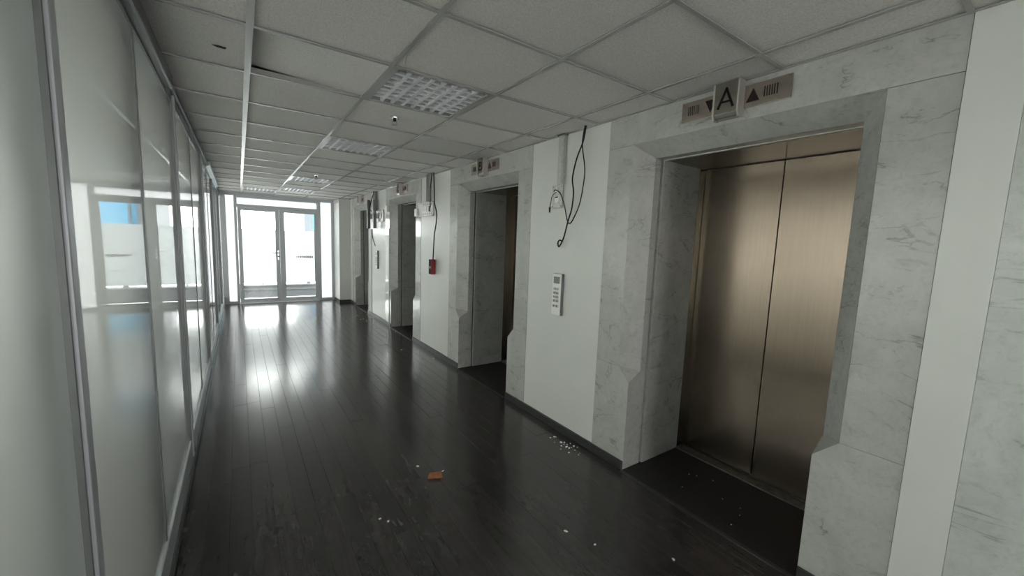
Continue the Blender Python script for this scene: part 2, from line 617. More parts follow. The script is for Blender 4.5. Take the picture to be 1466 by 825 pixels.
# ---- ceiling: void, grid, tiles
ceiling = MB().box(BX - 0.1, R + 0.9, B, F + 0.1, H + 0.10, H + 0.25).build('ceiling', M['white_paint'])
tag(ceiling, 'suspended ceiling of grey mineral tiles in a white grid', kind='structure')
GX = [L, 0.069, 0.682, 1.312, 1.967, R]
C0 = 2.146
rows = list(range(-12, 16))
LIGHTS = {(2, 0): 0, (2, 3): 1, (2, 8): 2, (2, 11): 3, (1, 12): 4, (2, -6): 5}
TH = 0.0
for i, gx in enumerate(GX[1:-1]):
    wd = 0.015 if i == 0 else 0.011
    b = MB().box(gx - wd, gx + wd, B, F, H - 0.004, H)
    b.box(gx - 0.002, gx + 0.002, B, F, H, H + 0.035)
    b.build('grid_runner', M['tbar'], ceiling)
cross = {}
for r_ in rows:
    y = C0 + 0.6 * r_
    if y > F - 0.03:
        break
    for i in range(5):
        w0 = GX[i] + (0.0 if i == 0 else 0.011)
        w1 = GX[i + 1] - (0.0 if i == 4 else 0.011)
        if i not in cross:
            b = MB().box(0, w1 - w0, -0.0095, 0.0095, -0.0035, 0.0)
            b.box(0, w1 - w0, -0.002, 0.002, 0.0, 0.03)
            me = b.mesh('grid_tee')
            me.materials.append(M['tbar'])
            cross[i] = me
        if r_ >= -5:
            inst('grid_tee', cross[i], (w0, y, H), ceiling)
tmesh = {}
for r_ in rows:
    y0 = C0 + 0.6 * r_ + 0.004
    for i in range(5):
        y1 = min(y0 + 0.592, F - 0.004)
        if y1 - y0 < 0.03 or (i, r_) in LIGHTS:
            continue
        x0, x1 = GX[i] + 0.004, GX[i + 1] - 0.004
        key = (i, round(y1 - y0, 3))
        if key not in tmesh:
            me = MB().box(-(x1 - x0) / 2, (x1 - x0) / 2, -(y1 - y0) / 2, (y1 - y0) / 2, 0.005, 0.020).mesh('ceiling_tile', bevel=0.0015)
            me.materials.append(M['tile'])
            tmesh[key] = me
        o = inst('ceiling_tile', tmesh[key], ((x0 + x1) / 2, (y0 + y1) / 2, H + random.uniform(0, 0.001)), ceiling)
        if (i, r_) == (1, 0):      # the lifted tile
            o.rotation_euler = (math.radians(0.9), math.radians(3.2), 0)
            o.location.z += 0.017
            o['label'] = 'lifted ceiling tile lying crooked in its frame'
hole = MB().prism([(-0.075, 2.484), (-0.05, 2.474), (-0.018, 2.482), (-0.024, 2.502), (-0.055, 2.500)], lambda q, a: (q[0], q[1], a), H + 0.003, H + 0.007)
hole.build('tile_hole', M['black_gap'], ceiling)
# wall angle along the lift wall and over the glass
MB().box(R - 0.02, R, B, F, H - 0.003, H + 0.0).build('wall_angle', M['tbar'], ceiling)

# ---- wall behind the lifts (void) and the shaft walls, closed
wall_right = MB().box(R + 0.75, R + 0.9, B, F + 0.1, -0.01, H + 0.1).build('wall_right', M['white_paint'])
tag(wall_right, 'right corridor wall of white panels between the lift entrances', kind='structure')

CEN = [1.190, 3.800, 6.470, 9.108]
HO, HC, HI = 0.852, 0.637, 0.543       # half widths: marble outer, chamfer outer, opening
ZC, ZI = 2.277, 2.191                  # chamfer outer / inner heights
DCH, DSD = 0.12, 0.185                 # depths of chamfer and of frame side

edges = []
prev = 0.190
for c_ in CEN:
    edges.append((prev, c_ - HO))
    prev = c_ + HO
edges.append((prev, 10.15))
for k, (y0, y1) in enumerate(edges):
    z1 = H + 0.02
    xf = R + 0.003
    if k == 0:
        xf = R - 0.004
    o = MB().box(xf, R + 0.02, y0 + 0.0006, y1 - 0.0006, 0.066, z1).build('wall_panel', M['white_panel'], wall_right, bevel=0.0015)
MB().box(R - 0.002, R + 0.03, -2.6, 0.1895, 0.066, H + 0.02).build('marble_wall_slab', M['marble_pale'], wall_right)
MB().box(R + 0.012, R + 0.03, B, -2.602, 0.066, H + 0.02).build('marble_wall_slab', M['marble_pale'], wall_right)
# glossy white strips flanking the far call panel
for y0, y1 in ((7.115, 7.324), (8.262, 8.463)):
    MB().box(R - 0.010, R - 0.0005, y0, y1, 0.067, 1.77).build('glossy_strip', M['gloss_white'], wall_right)
# thick backing between the lift recesses
prev = B
for c_ in CEN + [None]:
    y1 = c_ - HI - 0.10 if c_ else F
    MB().box(R + 0.03, R + 0.75, prev, y1, 0.0, H + 0.09).build('wall_core', M['white_paint'], wall_right)
    if c_:
        MB().box(R + 0.03, R + 0.75, y1, c_ + HI + 0.10, 2.30, H + 0.09).build('wall_core', M['white_paint'], wall_right)
        prev = c_ + HI + 0.10

# pier at the far end
pier = MB().box(1.965, R + 0.02, 10.15, F, 0.0, H + 0.02).build('wall_pier', M['white_panel'], None, bevel=0.002)
tag(pier, 'white pier jutting out between the last lift and the end facade', kind='structure')
MB().box(1.953, 1.966, 10.138, F - 0.001, 0.0, 0.07).box(1.953, R - 0.011, 10.138, 10.151, 0.0, 0.07).build('skirting_strip', M['skirting'], pier)

# skirting along the lift wall
for k, (y0, y1) in enumerate([(B, CEN[0] - HI)] + [(CEN[i] + HI, CEN[i + 1] - HI) for i in range(3)] + [(CEN[3] + HI, 10.138)]):
    o = MB().box(R - 0.011, R + 0.012, y0 + 0.001, y1 - 0.001, 0.0, 0.066).build('baseboard_right', M['skirting'], None, bevel=0.002)
    tag(o, 'dark skirting along the foot of the lift wall', kind='structure')

# ---- left partition: frosted glass in aluminium
wall_left = MB().box(L - 0.06, L + 0.012, B, F, 0.0, 0.175).build('wall_left', M['alu'], None, bevel=0.004)
tag(wall_left, 'frosted glass partition in grey aluminium along the left side', kind='structure')
MB().box(L + 0.010, L + 0.022, B, F, 0.0, 0.05).build('rail_foot', M['alu_dark'], wall_left)
MB().box(L - 0.06, L + 0.008, B, F, 2.385, H + 0.02).build('top_track', M['alu_dark'], wall_left)
MB().box(L - 0.0, L + 0.045, B, 3.08, 2.395, H - 0.005).build('ceiling_trim', M['alu_dark'], wall_left, bevel=0.012)
MB().box(L + 0.008, L + 0.030, 3.12, 6.4, 2.44, H - 0.002).build('ceiling_trim', M['alu_dark'], wall_left, bevel=0.004)
MB().hexa([(L + 0.008, 6.45, 2.41), (L + 0.05, 6.45, 2.44), (L + 0.05, 6.45, H - 0.002), (L + 0.008, 6.45, H - 0.002)],
          [(L + 0.008, 8.9, 2.37), (L + 0.05, 8.9, 2.40), (L + 0.05, 8.9, H - 0.03), (L + 0.008, 8.9, H - 0.03)]).build('ceiling_trim', M['alu_white'], wall_left)
MULL = [-4.15, -3.07, -1.98, -0.9, 0.19, 1.285, 2.262, 3.36, 4.45, 5.55, 6.63, 7.66, 8.70, 9.74]
ys = [B] + MULL + [F]
for i in range(len(ys) - 1):
    y0, y1 = ys[i] + 0.004, ys[i + 1] - 0.004
    MB().box(L - 0.012, L, y0, y1, 0.165, 2.395).build('glass_pane', M['frosted'], wall_left)
for i, y in enumerate(MULL):
    if i % 2 == 1:          # proud posts
        b = MB().box(L - 0.11, L + 0.020, y - 0.022, y + 0.022, 0.05, 2.43)
        b.build('mullion', M['alu'], wall_left, bevel=0.005)
        MB().box(L - 0.0, L + 0.012, y - 0.032, y - 0.0222, 0.17, 2.39).build('gasket', M['alu_dark'], wall_left)
    else:                   # flush joints
        MB().box(L - 0.09, L + 0.004, y - 0.011, y + 0.011, 0.15, 2.40).build('mullion', M['alu_dark'], wall_left)

# ---- the office behind the frosted glass
bw = MB().box(BX - 0.1, BX, B, F + 0.1, -0.01, 0.8).box(BX - 0.1, BX, B, F + 0.1, 2.35, H + 0.1).build('wall_office_side', M['office_wall'])
for y in (-5.0, -2.0, 1.0, 4.0, 7.0, 10.0):
    MB().box(BX - 0.09, BX - 0.01, y, y + 0.25, 0.8, 2.35).build('window_pier', M['office_wall'], bw)
tag(bw, 'outer office wall behind the frosted glass', kind='structure')
MB().box(BX, L - 0.07, B, F, H, H + 0.05).build('office_ceiling_sheet', M['office_wall'], ceiling)
bo = MB().box(BX, -2.5, F, F + 0.1, -0.01, H + 0.1).box(-2.5, L - 0.06, F, F + 0.1, -0.01, 0.25).box(-2.5, L - 0.06, F, F + 0.1, 2.35, H + 0.1).build('wall_office_end', M['office_wall'])
for x in (-2.5, -1.45, L - 0.11):
    MB().box(x, x + 0.05, F + 0.02, F + 0.08, 0.25, 2.35).build('window_post', M['alu'], bo)
tag(bo, 'end wall of the office behind the frosted glass', kind='structure')
# ---- wall behind the camera, glazed to the lobby
wb = MB().box(BX, L, B - 0.1, B, -0.01, H + 0.1).box(L, R + 0.9, B - 0.1, B, 2.42, H + 0.1).box(L, R + 0.9, B - 0.1, B, -0.01, 0.1).box(L, 0.3, B - 0.1, B, 0.1, 2.42).box(1.6, R + 0.9, B - 0.1, B, 0.1, 2.42).build('wall_back', M['white_paint'])
tag(wb, 'back wall of the corridor with glazing', kind='structure')
for x in (0.3, 0.925, 1.55):
    MB().box(x, x + 0.05, B - 0.09, B - 0.02, 0.1, 2.42).build('window_post', M['alu'], wb)

# ---- end facade: aluminium frame, sidelights, transom and double door
F0, F1 = F, F + 0.07
facade = MB().box(L, 1.965, F0, F1, 2.405, H + 0.02).build('wall_end', M['alu'])
tag(facade, 'aluminium and glass end facade of the corridor', kind='structure')
MB().box(L, -0.222, F0, F1, 0.0, 2.405).build('frame_post', M['alu'], facade, bevel=0.003)
MB().box(-0.072, -0.018, F0 - 0.01, F1, 0.0, 2.405).build('frame_post', M['alu'], facade, bevel=0.003)
MB().box(1.580, 1.664, F0 - 0.01, F1, 0.0, 2.405).build('frame_post', M['alu'], facade, bevel=0.003)
MB().box(1.905, 1.968, F0, F1, 0.0, 2.405).build('frame_post', M['alu'], facade, bevel=0.003)
MB().box(-0.018, 1.580, F0 - 0.01, F1, 2.165, 2.232).build('frame_transom', M['alu'], facade, bevel=0.003)
MB().box(-0.018, 1.580, F0, F1, 2.375, 2.405).build('frame_head', M['alu'], facade)
for n_, (a, b_) in enumerate(((-0.222, -0.072), (1.664, 1.905))):
    MB().box(a, b_, F0, F1, 0.0, 0.055).build('frame_sill', M['alu'], facade)
    w = MB().box(a, b_, F0 + 0.03, F0 + 0.04, 0.055, 2.40).build('window_%d' % (n_ + 1), M['film'])
    tag(w, ('narrow frosted sidelight left of the end door', 'narrow frosted sidelight right of the end door')[n_], kind='structure')
w = MB().box(-0.018, 1.580, F0 + 0.03, F0 + 0.04, 2.232, 2.375).build('window_3', M['film'])
tag(w, 'frosted transom light over the end double door', kind='structure')
th = MB().box(-0.03, 1.60, F0 - 0.07, F0 + 0.09, -0.005, 0.016).build('trim_1', M['alu_white'], None, bevel=0.003)
tag(th, 'pale metal threshold under the end double door', kind='structure')


def leaf(n_, x0, x1, gx0, gx1, label):
    zt, zb, gt, gb = 2.163, 0.018, 2.097, 0.108
    d = MB().box(x0, gx0, F0 - 0.018, F0 + 0.045, zb, zt).box(gx1, x1, F0 - 0.018, F0 + 0.045, zb, zt)
    d.box(gx0, gx1, F0 - 0.018, F0 + 0.045, zb, gb).box(gx0, gx1, F0 - 0.018, F0 + 0.045, gt, zt)
    o = d.build('door_%d' % n_, M['alu'])
    tag(o, label, kind='structure')
    MB().box(gx0, gx1, F0 + 0.01, F0 + 0.018, gb, gt).build('glass_pane', M['glass'], o)
    MB().box(gx0 + 0.004, gx1 - 0.004, F0 + 0.007, F0 + 0.0095, 0.47, 1.69).build('window_film', M['film'], o)
    for a, b_ in ((gx0, gx0 + 0.008), (gx1 - 0.008, gx1)):
        MB().box(a, b_, F0 - 0.012, F0 + 0.007, gb, gt).build('glazing_bead', M['alu_dark'], o)
    return o


door1 = leaf(1, -0.016, 0.783, 0.048, 0.712, 'left glazed leaf of the end double door')
door2 = leaf(2, 0.787, 1.578, 0.880, 1.527, 'right glazed leaf of the end double door with small print')
hd = MB().box(0.735, 0.760, F0 - 0.026, F0 - 0.018, 1.00, 1.22).build('handle_plate', M['chrome'], door1)
MB().cyl((0.748, F0 - 0.026, 1.165), (0, -1, 0), 0.009, 0.045, 10).box(0.625, 0.757, F0 - 0.078, F0 - 0.064, 1.157, 1.173).build('lever', M['alu_dark'], hd)
MB().cyl((0.748, F0 - 0.024, 1.075), (0, -1, 0), 0.014, 0.012, 10).build('lock_cylinder', M['black'], hd)
# the illegible line of small print on the film
tx = MB()
xx = 1.12
for k, (w_, h_) in enumerate([(0.018, 0.02), (0.016, 0.028), (0.026, 0.03), (0.02, 0.034), (0.03, 0.03), (0.022, 0.036), (0.03, 0.034), (0.03, 0.036), (0.026, 0.034)]):
    tx.box(xx, xx + w_ * 1.25, F0 + 0.0055, F0 + 0.007, 1.072 - h_ * 0.8, 1.072 + h_ * 0.8)
    xx += w_ + 0.017
tx.build('print_row', M['alu_dark'], door2)

# ---- outside: terrace
ter = MB().box(-8, 12, F + 0.10, F + 5.4, -0.25, -0.03).build('terrace_floor', M['concrete'])
MB().box(-7.9, 11.9, F + 1.1, 13.40, -0.06, -0.024).build('dark_strip', M['dark_stone'], ter)
tag(ter, 'pale terrace floor outside the end door', kind='structure')

# ================================================================== THINGS
# ---- lift entrances
LAB = ['nearest lift entrance, closed steel doors in full view under the letter A',
       'second lift entrance from the camera, under the letter B sign',
       'third lift entrance, between the hanging red device and the far call panel',
       'farthest lift entrance, next to the white end pier']


def make_elevator():
    t = empty('elevator', (R, 0, 0))
    # header slab and its chamfer
    MB().box(R, R + 0.03, -HO + 0.0008, HO - 0.0008, ZC + 0.001, H - 0.0005).build('header_slab', M['marble'], t, bevel=0.0012)
    b = MB()
    b.hexa([(R, -HC, ZC), (R, HC, ZC), (R + 0.20, HC, ZC + 0.001), (R + 0.20, -HC, ZC + 0.001)],
           [(R + DCH, -HI, ZI), (R + DCH, HI, ZI), (R + 0.20, HI, ZI), (R + 0.20, -HI, ZI)])
    b.build('header_chamfer', M['marble'], t)
    ZJ = 0.745
    for s in (1, -1):
        # upper side slab: flat face
        MB().box(R, R + 0.03, *sorted((s * (HC + 0.0008), s * (HO - 0.0008))), ZJ, ZC - 0.001).build('side_slab', M['marble'], t, bevel=0.0012)
        # upper chamfered jamb, mitred into the header
        fr = [(R, s * HC), (R + DCH, s * HI), (R + DSD, s * HI), (R + DSD, s * HC)]
        zt = [ZC - 0.001, ZI - 0.001, ZI - 0.001, ZC - 0.001]
        zb_ = [ZJ, ZJ - 0.03, ZJ - 0.03, ZJ]
        b = MB().hexa([(q[0], q[1], z) for q, z in zip(fr, zb_)], [(q[0], q[1], z) for q, z in zip(fr, zt)])
        b.build('chamfer_jamb', M['marble'], t)
        # base block, square edge running up into the chamfer stop
        yo, yc, yi = s * (HO - 0.0008), s * HC, s * HI
        zl = ZJ - 0.10
        zj = ZJ - 0.0015
        v = [(R, yo, 0.0), (R, yi, 0.0), (R, yi, zl), (R, yc, zj), (R, yo, zj),               # front 0-4
             (R + DSD, yo, 0.0), (R + DSD, yi, 0.0), (R + DSD, yi, zj - 0.03), (R + DCH, yi, zj - 0.03),  # 5-8
             (R + DSD, yc, zj), (R + DSD, yo, zj)]                                              # 9-10
        f = [(0, 1, 2, 3, 4), (1, 6, 7, 8, 2), (2, 8, 3), (3, 8, 7, 9), (3, 9, 10, 4), (0, 4, 10, 5), (5, 10, 9, 7, 6), (0, 5, 6, 1)]
        MB().add(v, f).build('base_block', M['marble'], t)
        # dark joint and the deep reveal slabs
        MB().box(R + DSD, R + DSD + 0.016, *sorted((s * (HI + 0.012), s * (HI + 0.09))), 0.0, ZI).build('joint', M['black_gap'], t)
        yr = HI - 0.012
        MB().box(R + DSD + 0.016, R + 0.640, *sorted((s * yr, s * (yr + 0.05))), 0.0, ZJ - 0.03).build('reveal_slab', M['marble'], t, bevel=0.0015)
        MB().box(R + DSD + 0.016, R + 0.640, *sorted((s * yr, s * (yr + 0.05))), ZJ - 0.0285, ZI).build('reveal_slab', M['marble'], t, bevel=0.0015)
        # steel door jamb
        MB().box(R + 0.641, R + 0.74, *sorted((s * (yr + 0.0), s * (yr + 0.05))), 0.0, ZI).build('door_jamb', M['jamb_steel'], t)
        # door panel
        MB().box(R + 0.715, R + 0.74, *sorted((s * 0.003, s * (yr - 0.002))), 0.022, ZI - 0.005).build('door_panel', M['door_steel'], t, bevel=0.002)
    # soffit and its bright nosing
    MB().box(R + 0.225, R + 0.74, -HI - 0.03, HI + 0.03, ZI, ZI + 0.06).build('soffit', M['jamb_steel'], t)
    MB().box(R + 0.200, R + 0.224, -HI - 0.01, HI + 0.01, ZI - 0.004, ZI + 0.05).build('soffit_nosing', M['galv'], t)
    # sill with its door groove, dark recess floor, floor strip
    b = MB().box(R + 0.622, R + 0.700, -HI + 0.012, HI - 0.012, 0.0, 0.012).box(R + 0.712, R + 0.745, -HI + 0.012, HI - 0.012, 0.0, 0.012)
    b.box(R + 0.700, R + 0.712, -HI + 0.012, HI - 0.012, 0.0, 0.004)
    b.build('sill', M['sill'], t)
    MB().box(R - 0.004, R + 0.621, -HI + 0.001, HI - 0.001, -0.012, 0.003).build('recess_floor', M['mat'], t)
    MB().box(R - 0.030, R - 0.0045, -HI + 0.0, HI - 0.0, -0.001, 0.005).build('floor_strip', M['skirting'], t, bevel=0.0015)
    return t


def letter_mesh(ch):
    cu = bpy.data.curves.new('letter_curve', 'FONT')
    cu.body = ch
    cu.size = 0.135
    cu.extrude = 0.002
    cu.align_x = 'CENTER'
    tmp = bpy.data.objects.new('letter_tmp', cu)
    C.objects.link(tmp)
    dg = bpy.context.evaluated_depsgraph_get()
    me = bpy.data.meshes.new_from_object(tmp.evaluated_get(dg))
    bpy.data.objects.remove(tmp)
    bpy.data.curves.remove(cu)
    return me


def make_indicator():
    """local: the sign's centre on the wall at y=0"""
    t = empty('lift_indicator', (R, 0, 2.39))
    X = R
    b = MB().box(X - 0.010, X, 0.07, 0.287, 2.334, 2.447)
    pl = b.build('sign_plate', M['plate_steel'], t, bevel=0.001)
    b = MB().box(X - 0.010, X, -0.287, -0.07, 2.334, 2.447)
    pr = b.build('sign_plate', M['plate_steel'], t, bevel=0.001)
    for (p_, ya, yb, up_) in ((pl, 0.112, 0.0, False), (pr, -0.112, 0.0, True)):
        zc = 2.393
        tri = [(ya - 0.032, zc - 0.033), (ya + 0.032, zc - 0.033), (ya, zc + 0.033)] if up_ else [(ya - 0.032, zc + 0.033), (ya + 0.032, zc + 0.033), (ya, zc - 0.033)]
        MB().prism(tri, lambda q, a: (a, q[0], q[1]), X - 0.0125, X - 0.009).build('arrow', M['arrow'], p_)
    for p_, yc in ((pl, 0.215), (pr, -0.195)):
        b = MB()
        for k in range(6):
            y = yc + (k - 2.5) * 0.0115
            b.box(X - 0.0112, X - 0.009, y - 0.0022, y + 0.0022, 2.370, 2.420)
        o = b.build('sound_slots', M['black'], p_)
    # projecting letter box: front face with a bent-back foot
    prof = [(X, 2.476), (X - 0.062, 2.476), (X - 0.062, 2.318), (X - 0.050, 2.297), (X, 2.297)]
    bx = MB().prism(prof, lambda q, a: (q[0], a, q[1]), -0.060, 0.060).build('letter_box', M['box_steel'], t, bevel=0.0015)
    for s in (1, -1):
        pf = [(X - 0.003, 2.477), (X - 0.066, 2.477), (X - 0.066, 2.316), (X - 0.053, 2.293), (X - 0.003, 2.293)]
        MB().prism(pf, lambda q, a: (q[0], a, q[1]), s * 0.0605, s * 0.0685).build('side_cheek', M['satin'], bx)
    return t, bx


def add_letter(bx, ch, yc):
    X = R - 0.0645
    if ch == 'A':
        b = MB()

        def bar(p, q, w):
            p, q = Vector(p), Vector(q)
            d = (q - p).normalized()
            n = Vector((-d.y, d.x)) * w
            poly = [p + n, p - n, q - n, q + n]
            b.prism([(v.x, v.y) for v in poly], lambda v, a: (a, yc - v[0], 2.345 + v[1]), X, X + 0.0035)
        bar((-0.040, 0.0), (0.002, 0.102), 0.0058)
        bar((0.040, 0.0), (-0.002, 0.102), 0.0058)
        bar((-0.028, 0.032), (0.028, 0.032), 0.005)
        o = b.build('letter', M['black'], bx)
    else:
        me = letter_mesh(ch)
        me.materials.append(M['black'])
        mt = Matrix(((0, 0, -1, X + 0.001), (-1, 0, 0, yc), (0, 1, 0, 2.348), (0, 0, 0, 1)))
        me.transform(mt)
        me.transform(Matrix.Translation(-world_loc(bx)))
        o = bpy.data.objects.new('letter', me)
        C.objects.link(o)
        o.parent = bx
    o['label'] = 'black letter %s' % ch
    return o


proto = make_elevator()
for i, c_ in enumerate(CEN):
    o = proto if i == 0 else copy_tree(proto)
    o.location = (R, c_, 0)
    tag(o, LAB[i], 'elevator', 'lift entrances along the corridor')
sproto, sbx = make_indicator()
SL = ['steel lift indicator sign with letter A and two arrows over the nearest lift',
      'steel lift indicator sign with letter B over the second lift',
      'small lift indicator sign with letter C over the third lift',
      'small lift indicator sign over the farthest lift, near the white pier']
for i, c_ in enumerate(CEN):
    o = sproto if i == 0 else copy_tree(sproto)
    o.location = (R, c_, 2.39)
    tag(o, SL[i], 'sign', 'lift indicator signs')
    bx = [q for q in o.children if q.name.startswith('letter_box')][0]
bpy.context.view_layer.update()
for i, o in enumerate([q for q in scn.objects if q.name.startswith('lift_indicator')]):
    bx = [q for q in o.children if q.name.startswith('letter_box')][0]
    idx = min(range(4), key=lambda k: abs(CEN[k] - o.location.y))
    add_letter(bx, 'ABCD'[idx], CEN[idx])


# ---- lift call panels
def call_panel(yc, label):
    t = empty('call_panel', (R + 0.003, yc, 1.0), label, 'call panel', 'lift call panels')
    X = R + 0.003
    MB().box(X - 0.030, X, yc - 0.055, yc + 0.055, 1.0, 1.35).build('casing', M['alu_dark'], t, bevel=0.003)
    face = MB().box(X - 0.034, X - 0.0285, yc - 0.053, yc + 0.053, 1.002, 1.348).build('face_plate', M['white_plastic'], t, bevel=0.0015)
    MB().box(X - 0.0355, X - 0.033, yc - 0.037, yc + 0.037, 1.268, 1.325).build('display', M['screen'], face)
    for r_ in range(5):
        for s in (1, -1):
            z = 1.222 - r_ * 0.0335 - (0.010 if r_ == 4 else 0)
            b = MB().box(X - 0.041, X - 0.0335, yc + s * 0.019 - 0.015, yc + s * 0.019 + 0.015, z - 0.0115, z + 0.0115)
            o = b.build('button', M['galv'], face, bevel=0.002)
            k = MB().box(X - 0.0418, X - 0.0405, yc + s * 0.019 - 0.005, yc + s * 0.019 + 0.003, z - 0.006, z + 0.006)
            k.build('key_mark', M['black'], face)
    return t


call_panel(2.508, 'narrow silver lift call panel with keypad between lifts A and B')
call_panel(7.830, 'far silver lift call panel with keypad, under the twin bracket arms')

# ---- bare duct, back plate and loose cables between A and B
t = empty('cable_duct', (R, 2.535, 2.10), 'grey metal cable duct dropping from the ceiling to a back plate beside lift A', 'cable duct')
MB().box(R - 0.032, R + 0.003, 2.500, 2.565, 2.085, H - 0.001).build('duct_channel', M['galv'], t, bevel=0.002)
MB().box(R - 0.036, R - 0.0325, 2.508, 2.557, 2.085, H - 0.001).build('duct_lid', M['galv'], t)
MB().box(R - 0.040, R + 0.003, 2.490, 2.575, H - 0.012, H - 0.0005).build('duct_collar', M['alu_dark'], t)
t = empty('back_plate', (R, 2.576, 1.89), 'small galvanised back plate with cut-outs below the duck-grey duct beside lift A', 'back plate')
t['label'] = 'small galvanised back plate with cut-outs below the duct beside lift A'
MB().box(R - 0.014, R + 0.003, 2.512, 2.640, 1.895, 2.0845).build('plate', M['galv'], t, bevel=0.003)
MB().prism([(2.552, 1.985), (2.602, 1.985), (2.602, 1.955), (2.59, 1.935), (2.565, 1.935), (2.552, 1.955)], lambda q, a: (a, q[0], q[1]), R - 0.0175, R - 0.0135).build('cut_out', M['white_plastic'], t)
MB().box(R - 0.0185, R - 0.017, 2.560, 2.598, 1.978, 1.987).build('cut_out_edge', M['black'], t)
MB().prism([(2.572, 2.065), (2.592, 2.065), (2.596, 2.025), (2.568, 2.025)], lambda q, a: (a, q[0], q[1]), R - 0.0175, R - 0.0135).build('cut_out', M['white_plastic'], t)
for y, z in ((2.524, 2.07), (2.628, 2.07), (2.524, 1.91), (2.628, 1.91)):
    MB().cyl((R - 0.0135, y, z), (-1, 0, 0), 0.004, 0.003, 8).build('screw', M['black'], t)
XC = R - 0.035
c1 = [(2.246, 2.50), (2.248, 2.494), (2.278, 2.378), (2.333, 2.255), (2.376, 2.115), (2.349, 2.001), (2.367, 1.878), (2.397, 1.778), (2.445, 1.649), (2.489, 1.576), (2.512, 1.609), (2.483, 1.629), (2.463, 1.62)]
o = MB().tube([(XC + 0.0 - 0.006 * (k % 2), y, z) for k, (y, z) in enumerate(c1)], 0.0058).build('loose_cable', M['black'], smooth=True)
tag(o, 'long black cable hanging from the ceiling with a hooked lower end beside lift A', 'cable')
c2 = [(2.248, 2.50), (2.251, 2.489), (2.271, 2.353), (2.231, 2.17), (2.238, 2.04), (2.27, 1.897), (2.333, 1.789), (2.368, 1.762), (2.398, 1.79), (2.435, 1.894), (2.491, 1.999), (2.553, 2.037), (2.578, 2.028)]
o = MB().tube([(XC - 0.014, y, z) for y, z in c2], 0.0048).build('looped_cable', M['black'], smooth=True)
tag(o, 'thinner black cable looping from the ceiling up to the back plate', 'cable')
o = MB().tube([(R - 0.02, 2.577, 2.026), (R - 0.035, 2.612, 1.996), (R - 0.03, 2.633, 1.944), (R - 0.025, 2.651, 1.891)], 0.003).build('plate_wire', M['black'], smooth=True)
tag(o, 'short thin wire drooping off the small back plate, with a black tip', 'wire')
MB().cyl((R - 0.025, 2.651, 1.905), (0, 0.0, -1), 0.0085, 0.045, 10, 0.006).build('wire_tip', M['black'], o)

# ---- wide plate, duct, cable and red device between B and C
t = empty('cable_duct', (R, 5.255, 2.11), 'grey metal cable duct dropping from the ceiling to the wide screen plate', 'cable duct')
MB().box(R - 0.05, R + 0.003, 5.215, 5.315, 2.12, H - 0.001).build('duct_channel', M['galv'], t, bevel=0.003)
MB().box(R - 0.054, R - 0.0505, 5.225, 5.305, 2.12, H - 0.001).build('duct_lid', M['alu_dark'], t)
t = empty('screen_plate', (R, 5.42, 1.92), 'wide galvanised screen mounting plate full of holes above the hanging red device', 'mounting plate')
MB().box(R - 0.016, R + 0.003, 5.150, 5.690, 1.925, 2.115).build('plate', M['galv'], t, bevel=0.002)
MB().box(R - 0.034, R - 0.002, 5.150, 5.690, 2.105, 2.117).build('plate_lip', M['galv'], t)
MB().box(R - 0.034, R - 0.002, 5.150, 5.690, 1.922, 1.932).build('plate_lip', M['galv'], t)
for y, mt in ((5.41, 'white_plastic'), (5.335, 'white_plastic'), (5.26, 'black'), (5.21, 'white_plastic')):
    MB().box(R - 0.019, R - 0.0155, y - 0.025, y + 0.025, 1.985, 2.06).build('slot', M[mt], t)
for y in (5.20, 5.27, 5.34, 5.41, 5.48):
    for z in (1.955, 2.085):
        MB().cyl((R - 0.0155, y, z), (-1, 0, 0), 0.008, 0.003, 8).build('bolt_hole', M['black'], t)
o = MB().tube([(R - 0.05, y, z) for y, z in [(5.061, 2.50), (5.061, 2.474), (5.042, 2.273), (5.025, 2.089), (4.95, 1.948), (4.962, 1.812), (5.011, 1.674), (5.03, 1.534), (5.047, 1.33)]], 0.008).build('drop_cable', M['black'], smooth=True)
tag(o, 'black cable dropping past the wide plate to the red device', 'cable')
o = MB().tube([(R - 0.062, y, z) for y, z in [(5.10, 2.50), (5.105, 2.416), (5.14, 2.283), (5.138, 2.115), (5.13, 2.03)]], 0.007).build('plate_cable', M['black'], smooth=True)
tag(o, 'short black cable running from the ceiling behind the wide plate', 'cable')
t = empty('hanging_device', (R - 0.05, 5.1, 1.12), 'small red and black device hanging on a cable between lifts B and C', 'device')
MB().box(R - 0.070, R - 0.012, 5.055, 5.140, 1.125, 1.330).build('body', M['red'], t, bevel=0.004)
MB().box(R - 0.074, R - 0.0695, 5.062, 5.138, 1.130, 1.325).build('front_cover', M['black'], t)
MB().box(R - 0.0765, R - 0.0735, 5.078, 5.100, 1.205, 1.235).build('white_tag', M['white_plastic'], t)
for yc, zc, lb in ((5.735, 1.985, 'small white box on the right edge of the third lift surround'), (7.19, 2.11, 'small white box on the left edge of the third lift surround')):
    t = empty('white_box', (R, yc, zc - 0.05), lb, 'junction box')
    MB().box(R - 0.04, R, yc - 0.055, yc + 0.055, zc - 0.055, zc + 0.055).build('casing', M['white_plastic'], t, bevel=0.004)  # plain white block set on the marble edge, purpose unspecified
    MB().box(R - 0.043, R - 0.0395, yc - 0.045, yc + 0.045, zc - 0.045, zc + 0.045).build('cover', M['alu_white'], t)

